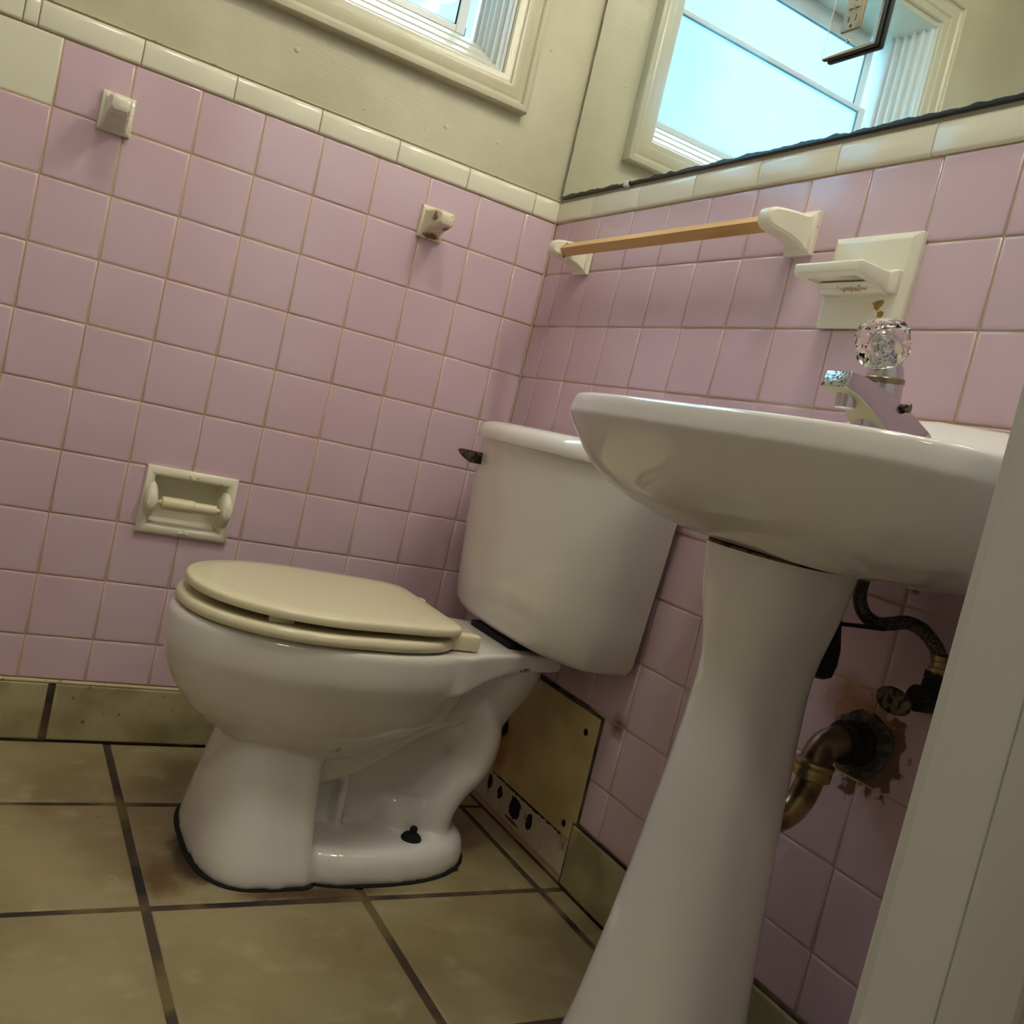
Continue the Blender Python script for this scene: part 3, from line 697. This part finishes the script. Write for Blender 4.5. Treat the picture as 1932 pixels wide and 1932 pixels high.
# ------------------------------------------------------------------ pedestal sink
YS = -1.04
sk = thing('pedestal_sink', 'white pedestal sink with a wide curved basin below the mirror', 'sink', (-.2, YS, 0))
def so(s, z, cx=-.17, zf=None, xback=-.0025, b=.298, a=.383):
    """outer outline scaled by s"""
    out = []; N = 112
    for i in range(N):
        t = 2 * PI * i / N; c, q = math.cos(t), math.sin(t)
        if c > 0: x = -.12 - abs(c) ** (2 / 4.4) * (a - .12); y = math.copysign(abs(q) ** (2 / 4.4), q) * b
        else: x = -.12 + abs(c) ** (2 / 5.0) * (.12 + xback); y = math.copysign(abs(q) ** (2 / 5.0), q) * b * (1 - .10 * abs(c) ** 1.5)
        x = cx + (x - cx) * s; y = y * s
        p = Vector((x, YS + y, z))
        if zf: p.z = zf(p.x, y, z)
        out.append(p)
    return out
def back_rise(h):
    def f(x, y, z):
        t = min(max((x + .075) / .055, 0), 1); t = t * t * (3 - 2 * t)
        u = min(abs(y) / .27, 1); return z + h * t * (1 - u ** 2.2)
    return f
def inr(cx, af, ab, b, z, n=2.4, N=112):
    out = []
    for i in range(N):
        t = 2 * PI * i / N; c, q = math.cos(t), math.sin(t)
        out.append(Vector((cx - math.copysign(abs(c) ** (2 / n), c) * (af if c > 0 else ab), YS + math.copysign(abs(q) ** (2 / n), q) * b, z)))
    return out
bm = B()
rise = back_rise(.0600)
rings = [so(.30, .6555), so(.43, .6580), so(.56, .6660), so(.68, .6775), so(.78, .6900), so(.865, .7070), so(.915, .7230), so(.955, .7400), so(.984, .7510), so(1.001, .7585), so(1.007, .7612), so(1.0085, .7635), so(1.0075, .7665),
         so(1.003, .7740, zf=back_rise(.036)), so(.998, .7810, zf=back_rise(.052)), so(.992, .7840, zf=rise), so(.982, .7856, zf=rise), so(.968, .7860, zf=rise), so(.950, .7850, zf=rise)]
for r in rings:
    for p in r: p.x = min(p.x, -.0012)
deck = inr(-.225, .130, .125, .225, .7800, 2.6)
for p in deck: p.z = .7800
rings += [deck, inr(-.225, .122, .115, .215, .766, 2.5), inr(-.225, .108, .100, .195, .735, 2.3), inr(-.225, .085, .080, .150, .700, 2.1), inr(-.225, .04, .04, .06, .683, 2), inr(-.225, .02, .02, .02, .681, 2)]
loft(bm, rings, True, True)
basin = obj('basin', bm, M['sinkchina'], sk, angle=75)
bm = B()
def pr(cx, a, b, z, n=2.5): return egg(cx, YS + .011, a - .004, .080, b - .008, z, n, 3, N=72)
loft(bm, [pr(-.2, a, b, z) for z, a, b in ((0, .098, .122), (.02, .096, .120), (.10, .084, .103), (.20, .0740, .0870), (.30, .0650, .0740), (.40, .0570, .0630), (.46, .0535, .0575), (.51, .0515, .0545), (.53, .0520, .0555), (.555, .0550, .0610), (.58, .0600, .0690), (.61, .0645, .0780), (.6535, .0680, .0860))])
c = B(); loft(c, [egg(-.2, YS + .011, a - .018, .16, b - .024, z, 2.5, 6, N=72) for z, a, b in ((-.02, .098, .122), (.10, .084, .103), (.20, .0740, .0870), (.30, .0650, .0740), (.40, .0570, .0630), (.51, .0515, .0545), (.58, .0600, .0690), (.645, .0660, .0830))])
obj('pedestal', bm, M['sinkchina'], sk, angle=60, mods=[cut(c)])
bm = B(); loft(bm, [pr(-.2, .066, .084, .6530), pr(-.2, .066, .084, .6562)]); obj('caulk_joint', bm, mat('grubby_joint', srgb(120, 84, 56), .8, var=(DARK, 60, .45, .6)), sk)

# faucet, standing on the back deck of the basin
bm = B()
# spout: lofted box sections from the deck to the tip
rings = []
YF_ = YS + .003
for (tx, tz), (bx_, bz), w1, w2 in (((-.030, .805), (-.090, .775), .028, .040), ((-.047, .8255), (-.098, .788), .0255, .035), ((-.082, .8415), (-.109, .8025), .0228, .029), ((-.108, .8515), (-.1225, .8175), .0208, .0245),
                                   ((-.133, .8580), (-.1410, .8295), .0195, .0212), ((-.163, .8635), (-.1645, .8400), .0184, .0190), ((-.184, .8645), (-.1890, .8460), .0176, .0178)):
    rings.append([Vector((tx, YF_ - w1, tz)), Vector((tx, YF_ + w1, tz)), Vector((bx_, YF_ + w2, bz)), Vector((bx_, YF_ - w2, bz))])
loft(bm, rings)
sp = obj('faucet', bm, [M['chrome'], M['underspout'], M['pitted']], sk, smooth=True, angle=30, bevel=.0013)
for f in sp.data.polygons:
    nrm = f.normal
    if nrm.z < -.35 and f.area > 1e-5: f.material_index = 1
    elif nrm.x < -.8: f.material_index = 2
bm = B(); lathe(bm, [(.0105, -.004), (.0108, .002), (.0108, .012), (.0112, .015), (.0100, .0165), (.0085, .0165), (.008, .012)], (-.1640, YF_, .8440), (.10, 0, -1), 28); obj('aerator', bm, M['chrome'], sp)
AX = Vector((-.42, .02, 1)).normalized(); O = Vector((-.1080, YS + .004, .815))
bm = B(); lathe(bm, [(.0235, -.03), (.0230, 0), (.0215, .030), (.0205, .050), (.0205, .052)], O, (-.06, 0, 1), 36); obj('body', bm, M['chrome'], sp)
O2 = O + Vector((-.06, 0, 1)).normalized() * .052
bm = B(); lathe(bm, [(.0205, 0), (.0215, .0008), (.0215, .0060), (.0205, .007)], O2, (-.12, 0, 1), 48); obj('collar_ring', bm, mat('ring_brass', srgb(150, 136, 108), .25, .9), sp)
bm = B(); lathe(bm, [(.0200, .006), (.0195, .014), (.0165, .022), (.010, .026), (.007, .027)], O2, (-.16, 0, 1), 36); obj('dome', bm, M['chrome'], sp)
KO = O2 + AX * .018
bm = B()
rings = []
for r, h, ph in ((.0130, 0, 0), (.0210, .003, 0), (.0275, .012, .5), (.0300, .026, 0), (.0285, .040, .5), (.0235, .0490, 0), (.0150, .0530, .5), (.006, .0540, 0)):
    a = AX.orthogonal().normalized(); b_ = AX.cross(a)
    rings.append([KO + AX * h + (a * math.cos(2 * PI * (i + ph) / 10) + b_ * math.sin(2 * PI * (i + ph) / 10)) * r for i in range(10)])
vs = [[bm.verts.new(q) for q in r] for r in rings]
for (A_, Bb), ph in zip(zip(vs, vs[1:]), (0, 0, .5, 0, .5, 0, .5)):
    for i in range(10):
        j = (i + 1) % 10
        bm.faces.new((A_[i], A_[j], Bb[i])); bm.faces.new((A_[j], Bb[j], Bb[i]))
bm.faces.new(vs[-1]); bm.faces.new(list(reversed(vs[0])))
kn = obj('knob', bm, M['acrylic'], sp, smooth=False)
bm = B(); lathe(bm, [(.0095, .004), (.0095, .030), (.0075, .034), (.003, .036)], KO, AX, 12); obj('insert', bm, M['pitted'], kn, smooth=False)
bm = B(); lathe(bm, [(.0035, 0), (.0035, .006), (.0055, .006), (.005, .010)], O + Vector((.010, -.020, .030)), (.3, -1, 0), 14); obj('screw', bm, M['oldmetal'], sp)

# ------------------------------------------------------------------ plumbing under the sink
dp = thing('drain_pipe', 'tarnished brass drain trap entering the rough hole under the sink', 'pipe', (-.02, -1.046, .455))
bm = B()
pts = []
for i in range(26):
    t = 2 * PI * i / 26; r = .041 + .003 * math.sin(3 * t) + random.uniform(-.0025, .0025); pts.append((r * math.cos(t), r * math.sin(t)))
loft(bm, [[Vector((-d, -1.047 + a * k, .455 + b * k)) for a, b in pts] for d, k in ((-.001, 1), (.003, .97), (.007, .82), (.009, .66))]); obj('wall_mortar', bm, M['plaster'], dp)
bm = B(); lathe(bm, [(.027, 0), (.027, .010), (.0235, .012), (.0235, .022), (.026, .023), (.026, .031), (.020, .033)], (-.004, -1.046, .4545), (-1, .05, 0), 28); obj('slip_nut', bm, M['black'], dp)
bm = B(); tube(bm, [(-.020, -1.045, .455), (-.042, -1.0435, .4545), (-.058, -1.0425, .4480), (-.0665, -1.0420, .4340), (-.068, -1.042, .416)], .0185, 22, 8); obj('elbow', bm, M['oldpipe'], dp)
bm = B(); lathe(bm, [(.0175, -.002), (.0225, 0), (.0235, .003), (.0225, .006), (.0215, .008), (.0225, .010), (.0225, .019), (.019, .021)], (-.068, -1.042, .4285), (-.06, 0, -1), 24); obj('nut', bm, M['brass'], dp)
bm = B(); tube(bm, [(-.0685, -1.042, .416), (-.070, -1.0415, .398), (-.078, -1.041, .378), (-.094, -1.0405, .362), (-.118, -1.040, .356), (-.145, -1.040, .366), (-.165, -1.040, .392), (-.172, -1.04, .43)], .0160, 22, 8); obj('trap_bend', bm, M['brass'], dp)

tpc = thing('drain_tailpiece', 'corroded black drain tailpiece with perforated strap and rod behind the pedestal', 'drain', (-.105, -1.02, .60))
bm = B(); lathe(bm, [(.012, 0), (.0185, .004), (.0210, .018), (.0205, .036), (.0165, .055), (.0120, .078)], (-.080, -1.020, .524), (0, 0, 1), 20); obj('tailpiece', bm, M['black'], tpc)
bm = B(); loft(bm, [[Vector((x - .001, y - .006, z)), Vector((x - .001, y + .006, z)), Vector((x + .001, y + .006, z)), Vector((x + .001, y - .006, z))] for x, y, z in ((-.093, -1.030, .576), (-.092, -1.033, .62), (-.091, -1.036, .668))])
c = B()
for z, y in ((.604, -1.0298), (.6215, -1.031), (.639, -1.032)): lathe(c, [(.0023, -.01), (.0023, .01)], (-.092, y, z), (1, 0, 0), 12)
obj('strap', bm, M['black'], tpc, smooth=False, mods=[cut(c)])
bm = B(); tube(bm, [(-.070, -1.012, .588), (-.066, -1.085, .6020)], .0026, 10, 1); obj('pivot_rod', bm, M['black'], tpc)

vv = thing('shutoff_valve', 'tarnished shutoff valve with oval handle on the wall under the sink', 'valve', (-.03, -1.148, .545))
bm = B(); lathe(bm, [(.031, 0), (.030, .004), (.020, .010), (.012, .012)], (-.0005, -1.150, .5430), (-1, 0, 0), 28); obj('escutcheon', bm, M['black'], vv)
bm = B(); lathe(bm, [(.009, 0), (.009, .022), (.0145, .022), (.0145, .056), (.010, .058)], (-.010, -1.150, .5430), (-1, .12, 0), 20)
lathe(bm, [(.0115, 0), (.0115, .010), (.0100, .011), (.0115, .012), (.0115, .020), (.008, .022)], (-.045, -1.1445, .5535), (0, .0, 1), 8); obj('valve_body', bm, M['black'], vv, angle=30)
bm = B(); rings = []
HC = Vector((-.086, -1.1365, .5355)); ax = Vector((-1, .15, 0)).normalized(); u = Vector((.12, 1, .06)).normalized(); v = ax.cross(u).normalized()
for k, d in ((.80, 0), (1, .002), (1, .0055), (.92, .0075), (.5, .0085)): rings.append([HC + ax * d + u * math.cos(t) * .0235 * k + v * math.sin(t) * .0140 * k for t in [2 * PI * i / 28 for i in range(28)]])
loft(bm, rings); lathe(bm, [(.006, -.03), (.006, .004)], HC, ax, 12)
obj('handle', bm, M['oldmetal'], vv, angle=40)
bm = B(); lathe(bm, [(.0038, 0), (.0038, .001)], HC + ax * .0082, ax, 14); obj('handle_screw', bm, M['dark'], vv)
sh = thing('supply_hose', 'braided steel supply hose curling from basin down to the shutoff valve', 'hose', (-.06, -1.1, .6))
bm = B()
tube(bm, [(-.075, -1.0480, .700), (-.074, -1.0485, .666), (-.069, -1.0420, .643), (-.062, -1.0385, .625), (-.054, -1.0440, .609), (-.050, -1.0600, .6030), (-.048, -1.0780, .6080), (-.047, -1.0960, .6145), (-.046, -1.1160, .6120), (-.045, -1.1340, .6010), (-.045, -1.1440, .5900)], .0080, 14, 8)
obj('hose', bm, M['braid'], sh)
bm = B(); lathe(bm, [(.0085, 0), (.0098, .001), (.0098, .006), (.0086, .007), (.0086, .013), (.0105, .014), (.0105, .021)], (-.045, -1.1442, .5925), (0, -.04, -1), 18); obj('hose_nut', bm, M['brass'], sh)

# ------------------------------------------------------------------ vanity light above the mirror (above the frame)
vl = thing('vanity_light', 'three-globe vanity light bar above the mirror, just out of frame', 'light fixture', (0, -.93, 2.08))
bm = B(); box(bm, (-.05, -1.18, 2.03), (.0021, -.68, 2.13), .006, 2); obj('bar', bm, M['chrome'], vl)
bulb0 = None
for y in (-.77, -.93, -1.09):
    bm = B(); bmesh.ops.create_uvsphere(bm, u_segments=24, v_segments=16, radius=.042, matrix=Matrix.Translation((-.098, y, 2.08))); obj('globe_bulb', bm, M['bulb'], vl)
cl = thing('ceiling_fill', 'round fill lamp added on the bathroom ceiling, out of frame', 'light fixture', (-.74, -1.02, ZC))  # added to fill the lower room with light, no such lamp is seen
bm = B(); lathe(bm, [(.15, 0), (.15, -.02), (.145, -.025), (.14, -.02)], (-.74, -1.02, ZC + .0005), n=36); obj('rim', bm, M['chrome'], cl)
bm = B(); lathe(bm, [(.139, -.012), (.135, -.028), (.11, -.045), (.06, -.055), (.001, -.058)], (-.74, -1.02, ZC), n=36); obj('shade', bm, emit('fill_lamp_glow', (1, .93, .80, 1), CEIL_FILL), cl)
# fill light added in the unseen hallway, behind the camera
hl = bpy.data.lights.new('hall_fill', 'AREA'); hl.shape = 'DISK'; hl.size = .3; hl.energy = HALL_FILL; hl.color = (1, .9, .76)
ho = bpy.data.objects.new('hall_fill', hl); C.objects.link(ho); ho.location = (-1.2, -2.1, ZC - .02)
